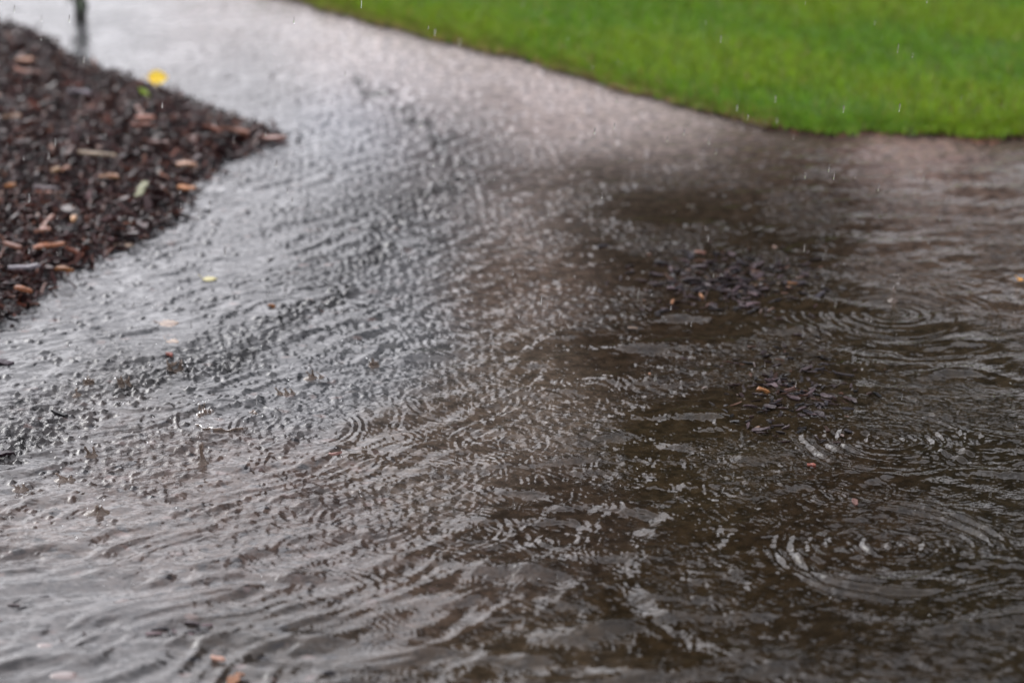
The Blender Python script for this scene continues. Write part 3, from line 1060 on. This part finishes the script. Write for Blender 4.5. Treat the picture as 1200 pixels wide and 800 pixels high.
def splash(px, py, kind, h, r, label, drops=0, seed=0, beads=()):
    g_ = np.random.default_rng(seed + px)
    x, y, _ = ground(px, py)
    t = bpy.data.objects.new('water_splash', None)
    C.objects.link(t)
    t.location = (x, y, 0)
    if kind == 'jet':
        prof = [(r * 3.4, -.003), (r * 2.2, h * .03), (r * 1.25, h * .12), (r * .8, h * .28), (r * .55, h * .5), (r * .5, h * .7), (r * .75, h * .84), (r * .8, h * .93), (r * .4, h * .99), (.0001, h)]
        V_, F_ = lathe(prof, 14)
        V_[:, 0] += g_.uniform(-.1, .1) * V_[:, 2] + r * .25 * np.sin(V_[:, 2] / h * 7)
        obj('jet', mesh_np('splash_jet', V_, F_, True, (M_SPL,)), t)
    elif kind == 'crown':
        p1, p2 = g_.uniform(0, 6), g_.uniform(0, 6)
        lob = lambda b, i: max(.15, 1 + .45 * math.sin(5 * b + p1) + .35 * math.sin(9 * b + p2) + .3 * math.sin(2 * b + p2))
        prof = [(r * 1.5, -.003), (r * 1.2, h * .06), (r * 1.02, h * .35), (r * 1.05, h * .75), (r * 1.12, h), (r * 1.07, h * 1.03), (r * .98, h * .7), (r * .94, h * .3), (r * .8, h * .03), (r * .6, -.003)]
        V_, F_ = lathe(prof, 44, lob)
        obj('crown', mesh_np('splash_crown', V_, F_, True, (M_SPL,)), t)
    elif kind == 'rim':                       # what is left of a collapsing crown: a low broken wall
        for k_, (a0, a1) in enumerate(((3.5, 5.6), (2.1, 2.9), (.2, .8))):
            V_, F_ = [], []
            ns = 34
            for i in range(ns + 1):
                u = i / ns
                b = a0 + (a1 - a0) * u
                e_ = math.sin(math.pi * u) ** .5 * (1 + .35 * math.sin(i * .5 + k_) + .15 * math.sin(i * 1.1))
                rr = r * (1 + .04 * math.sin(i * .9))
                for q, z_ in ((1.06, -.004), (1.03, h * .4 * e_), (1.05, h * e_), (1.02, h * e_), (1.0, h * .4 * e_), (.96, -.004)):
                    V_.append((rr * q * math.cos(b), rr * q * math.sin(b), z_))
            for i in range(ns):
                for q in range(5):
                    a = i * 6 + q
                    F_.append((a, a + 1, a + 7, a + 6))
            obj('crown_wall', mesh_np('splash_wall', V_, F_, True, (M_SPL,)), t)
    else:                                     # torn sheet: several leaning fingers
        for k_ in range(3):
            hh = h * g_.uniform(.5, 1)
            rr = r * g_.uniform(.5, .9)
            prof = [(rr * 3, -.003), (rr * 1.9, hh * .05), (rr * 1.1, hh * .16), (rr * .7, hh * .35), (rr * .42, hh * .55), (rr * .3, hh * .72), (rr * .42, hh * .84), (rr * .45, hh * .91), (rr * .25, hh * .98), (.0001, hh)]
            V_, F_ = lathe(prof, 16)
            V_[:, 0] += .35 * rr * np.sin(V_[:, 2] / hh * g_.uniform(3, 6))
            V_[:, 0] += g_.uniform(-.8, .8) * np.maximum(V_[:, 2], 0) + g_.uniform(-1, 1) * r * 1.8
            V_[:, 1] += g_.uniform(-.5, .5) * np.maximum(V_[:, 2], 0)
            obj('finger', mesh_np('splash_finger', V_, F_, True, (M_SPL,)), t)
    for k_ in range(drops):
        V_, F_ = ico(g_.uniform(.0009, .0022))
        o = obj('droplet', mesh_np('droplet', V_, F_, True, (M_DROP,)), t)
        o.location = (g_.normal(0, r * 1.6 + .004), g_.normal(0, .006), h * g_.uniform(.7, 2.2))
    tag(t, label, 'splash')
    return t


splash(237, 543, 'jet', .032, .0042, 'tall thin double column of water thrown up below the ring splash', 3)
splash(1047, 352, 'jet', .022, .0035, 'thin jet in the middle of the large ring ripple in the dark puddle', 7)
splash(265, 492, 'rim', .0045, .046, 'wide low ring-shaped splash with a raised dark rim', 3)
splash(370, 442, 'finger', .016, .0050, 'pointed brown splash standing alone nearest the middle of the water', 2)
splash(335, 462, 'finger', .016, .0060, 'broad brown splash beside the pointed one, a bright bead above it', 3)
splash(205, 433, 'crown', .009, .011, 'small glassy crown splash with a white highlight', 5)
splash(145, 450, 'crown', .007, .009, 'small dark crown splash between the glassy crown and a lone bead', 1)
splash(104, 449, 'crown', .005, .008, 'small dark crown splash farthest up the grey shallow water', 2)
splash(90, 462, 'jet', .010, .0030, 'stubby jet topped by a bead in the grey shallow water', 1)
splash(108, 534, 'finger', .020, .0045, 'twisted brown splash with a hooked finger of water', 3)
splash(118, 600, 'finger', .012, .0065, 'low brown splash like a curled wave, nearest the camera', 2)
splash(75, 562, 'finger', .010, .0060, 'low brown splash just behind the curled one', 2)
splash(28, 573, 'finger', .008, .0050, 'small brown splash at the outer edge of the muddy water', 1)
splash(235, 480, 'finger', .012, .0035, 'brown splash at the rim of the ring splash, white beads above', 5)
splash(438, 428, 'crown', .005, .007, 'glassy little crown splash with one bright bead towards the middle', 2)
splash(655, 82, 'jet', .030, .006, 'white blurred splash at the lawn edge, the larger of the two close together', 3)
splash(727, 96, 'jet', .030, .005, 'thin blurred splash at the lawn edge, the smaller of the two close together', 2)
splash(890, 152, 'crown', .010, .012, 'blurred low splash where the lawn edge turns level', 3)
splash(1066, 160, 'crown', .014, .012, 'blurred splash against the level part of the lawn edge', 4)

# beads hanging over the water and drops still falling: nobody could count them
g = np.random.default_rng(77)
VV, FF, off = [], [], 0
for i in range(520):
    y = 1 / g.uniform(1 / 7.6, 1 / 2.7)
    x = g.uniform(-.22, .22) * y
    px, py = pixel(x, y)
    kv = controls(np.array([px]), np.array([py]))[0]
    if g.random() > .12 + kv[3] * .8:
        continue
    V_, F_ = ico(g.uniform(.0005, .0014) * (1 if g.random() < .93 else 1.5), 1, (x, y, abs(g.normal(0, .012)) + .003))
    VV.append(V_); FF.append(F_ + off); off += len(V_)
for i in range(420):
    y = 1 / g.uniform(1 / 9.0, 1 / 2.6)
    x = g.uniform(-.24, .24) * y
    V_, F_ = ico(g.uniform(.0005, .0009), g.uniform(5, 9), (x, y, g.uniform(.03, 1.0) * min(1, y / 5)))
    V_[:, 0] += (V_[:, 2] - V_[:, 2].mean()) * .08
    VV.append(V_); FF.append(F_ + off); off += len(V_)
tag(obj('raindrops', mesh_np('raindrops', np.vstack(VV), np.vstack(FF), True, (M_DROP,))),
    'scattered clear raindrops falling and bouncing over the water', 'raindrops', kind='stuff')

# reddish soil and shreds along the level part of the lawn edge
g = np.random.default_rng(31)
VV, FF, CC, off = [], [], [], 0
for i in range(1500):
    x = g.uniform(-1.3, 2.2) if i % 2 == 0 else g.uniform(.5, 1.6)
    y = float(lawn_edge(x)) - abs(g.normal(0, .022 if x > .6 else .006)) * (.5 + .5 * math.sin(x * 14) ** 2)
    V_, F_ = chip_shape(g, g.uniform(.008, .024), g.uniform(.004, .010), g.uniform(.002, .004))
    VV.append(V_ @ rotm(g.normal(0, .2), g.normal(0, .2), g.uniform(0, 6.28)).T + (x, y, g.uniform(-.002, .003)))
    FF.append(F_ + off); off += len(V_)
    c_ = np.array(((.26, .13, .09), (.18, .11, .085), (.32, .17, .12), (.05, .045, .03))[g.integers(4)]) * (1.1 if x > .6 else .8)
    CC.append(np.tile(c_, (len(V_), 1)))
tag(obj('debris', mesh_np('debris', np.vstack(VV), np.vstack(FF), False, (M_BARK,), {'tint': np.vstack(CC)})),
    'reddish soil crumbs and shreds washed along the foot of the lawn', 'debris', kind='stuff')

# ------------------------------------------------------------------ the wood beyond the lawn (seen in the water)
m = Mat('wood_foliage')
at = m.n('ShaderNodeAttribute', attribute_name='tint')
m.l(at.outputs['Color'], m.b.inputs['Base Color'])
m.b.inputs['Roughness'].default_value = .6
M_FOL = m.m
g = np.random.default_rng(55)
VV, CC = [], []
# x, y, trunk height, crown bottom, crown top, crown radius, leaf quads
TREES = [(1.0, 17.5, .2, 15.5, 1.75), (.4, 18.5, .2, 9.5, 1.2), (1.9, 21, .2, 19, 1.4), (3.5, 18, 6.3, 17, 2.0), (5.4, 20, 6.6, 18, 2.6), (2.6, 22, 9.5, 19, 2.4),
         (7.2, 18, 1.0, 18, 2.4), (10.6, 19, 1.0, 18, 3.0), (14, 19, 1.0, 17, 3.2), (18, 20, .5, 14, 3.4), (24, 22, .5, 14, 3.6)]
for tx, ty, z0_, z1_, cr in TREES:
    nl = 9000
    u = g.random(nl)
    z = z0_ + (z1_ - z0_) * u
    prof = np.sin(np.pi * np.clip(u * .8 + .18, 0, 1)) ** .6 * cr if z0_ > 3 else (1 - u) ** .45 * cr
    a = g.uniform(0, 6.283, nl)
    rr = np.abs(g.normal(0, .62, nl)) * prof * (1 + .22 * np.sin(3 * a + z * 1.3) + .12 * np.sin(7 * a - z * 2.1))
    ctr = np.stack([tx + rr * np.cos(a), ty + rr * np.sin(a), z], -1)
    n1_, n2_ = g.normal(size=(nl, 3)), g.normal(size=(nl, 3))
    n1_ /= np.linalg.norm(n1_, axis=1)[:, None]
    n2_ -= (n1_ * n2_).sum(1)[:, None] * n1_
    n2_ /= np.linalg.norm(n2_, axis=1)[:, None]
    s1 = g.uniform(.12, .28, nl)[:, None]
    quad = np.stack([ctr - n1_ * s1, ctr - n2_ * s1 * .6, ctr + n1_ * s1, ctr + n2_ * s1 * .6], 1)
    VV.append(quad.reshape(-1, 3))
    col_ = np.array((.014, .020, .009)) * g.uniform(.5, 1.5, (nl, 1))
    CC.append(np.repeat(col_, 4, 0))
    # trunk
    tv = []
    for k_ in range(8):
        b0_, b1_ = 6.2832 * k_ / 8, 6.2832 * (k_ + 1) / 8
        r0_, r1_, zt = .22, .12, max(z0_ + 1, 3)
        tv += [(tx + r0_ * math.cos(b0_), ty + r0_ * math.sin(b0_), -.05), (tx + r0_ * math.cos(b1_), ty + r0_ * math.sin(b1_), -.05),
               (tx + r1_ * math.cos(b1_), ty + r1_ * math.sin(b1_), zt), (tx + r1_ * math.cos(b0_), ty + r1_ * math.sin(b0_), zt)]
    VV.append(np.array(tv)); CC.append(np.tile((.03, .025, .02), (len(tv), 1)))
VV, CC = np.vstack(VV), np.vstack(CC)
F = np.arange(len(VV)).reshape(-1, 4)
tag(obj('woods', mesh_np('woods', VV, F, False, (M_FOL,), {'tint': CC})), 'dark wood beyond the lawn, mirrored in the puddle', 'woods', kind='stuff')

# ------------------------------------------------------------------ overcast daylight
EL, ROT = R(32), R(-42)
w = bpy.data.worlds.new('World')
S.world = w
w.use_nodes = True
nt = w.node_tree
bg = nt.nodes['Background']
sky = nt.nodes.new('ShaderNodeTexSky')
sky.sky_type = 'NISHITA'
sky.sun_disc = False
sky.sun_elevation = EL
sky.sun_rotation = ROT
sky.dust_density = 4
hs = nt.nodes.new('ShaderNodeHueSaturation')
hs.inputs['Saturation'].default_value = .12
nt.links.new(sky.outputs[0], hs.inputs['Color'])
tcw = nt.nodes.new('ShaderNodeTexCoord')
nz = nt.nodes.new('ShaderNodeTexNoise')
nz.inputs['Scale'].default_value = 5.5
nz.inputs['Detail'].default_value = 4
nt.links.new(tcw.outputs['Generated'], nz.inputs['Vector'])
mr = nt.nodes.new('ShaderNodeMapRange')
for i, v in zip((1, 2, 3, 4), (.34, .66, .45, 1.5)):
    mr.inputs[i].default_value = v
nt.links.new(nz.outputs['Fac'], mr.inputs[0])
# a layer of cloud evens the clear sky out: grey-white, a little brighter overhead
mixn = nt.nodes.new('ShaderNodeMix')
mixn.data_type = 'RGBA'
mixn.inputs[0].default_value = .75
mixn.inputs[7].default_value = (10.3, 10.1, 10.8, 1)
nt.links.new(hs.outputs[0], mixn.inputs[6])
mul = nt.nodes.new('ShaderNodeMix')
mul.data_type = 'RGBA'
mul.blend_type = 'MULTIPLY'
mul.inputs[0].default_value = 1
nt.links.new(mixn.outputs[2], mul.inputs[6])
nt.links.new(mr.outputs[0], mul.inputs[7])
# brighter overhead than near the horizon, as an overcast sky is
sx = nt.nodes.new('ShaderNodeSeparateXYZ')
nt.links.new(tcw.outputs['Generated'], sx.inputs[0])
mg = nt.nodes.new('ShaderNodeMapRange')
for i, v in zip((1, 2, 3, 4), (.08, .42, .62, 1.05)):
    mg.inputs[i].default_value = v
nt.links.new(sx.outputs[2], mg.inputs[0])
mul2 = nt.nodes.new('ShaderNodeMix')
mul2.data_type = 'RGBA'
mul2.blend_type = 'MULTIPLY'
mul2.inputs[0].default_value = 1
nt.links.new(mul.outputs[2], mul2.inputs[6])
nt.links.new(mg.outputs[0], mul2.inputs[7])
# the cloud is thinner and brighter round the hidden sun
dp = nt.nodes.new('ShaderNodeVectorMath')
dp.operation = 'DOT_PRODUCT'
nrm = nt.nodes.new('ShaderNodeVectorMath')
nrm.operation = 'NORMALIZE'
nt.links.new(tcw.outputs['Generated'], nrm.inputs[0])
nt.links.new(nrm.outputs[0], dp.inputs[0])
dp.inputs[1].default_value = (math.sin(ROT) * math.cos(EL), math.cos(ROT) * math.cos(EL), math.sin(EL))
mg2 = nt.nodes.new('ShaderNodeMapRange')
mg2.interpolation_type = 'SMOOTHSTEP'
for i, v in zip((1, 2, 3, 4), (.5, 1.0, .97, 1.75)):
    mg2.inputs[i].default_value = v
nt.links.new(dp.outputs['Value'], mg2.inputs[0])
mul3 = nt.nodes.new('ShaderNodeMix')
mul3.data_type = 'RGBA'
mul3.blend_type = 'MULTIPLY'
mul3.inputs[0].default_value = 1
nt.links.new(mul2.outputs[2], mul3.inputs[6])
nt.links.new(mg2.outputs[0], mul3.inputs[7])
nt.links.new(mul3.outputs[2], bg.inputs['Color'])
bg.inputs['Strength'].default_value = .14

sl = bpy.data.lights.new('sun', 'SUN')
sl.energy = .6
sl.angle = R(30)
sl.color = (1, .98, .95)
so = bpy.data.objects.new('sun', sl)
C.objects.link(so)
so.rotation_euler = (math.pi / 2 - EL, 0, math.pi - ROT)

S.view_settings.view_transform = 'Standard'
S.view_settings.look = 'None'
S.view_settings.gamma = 1
S.view_settings.exposure = .46
S.cycles.max_bounces = 8
S.cycles.use_denoising = True
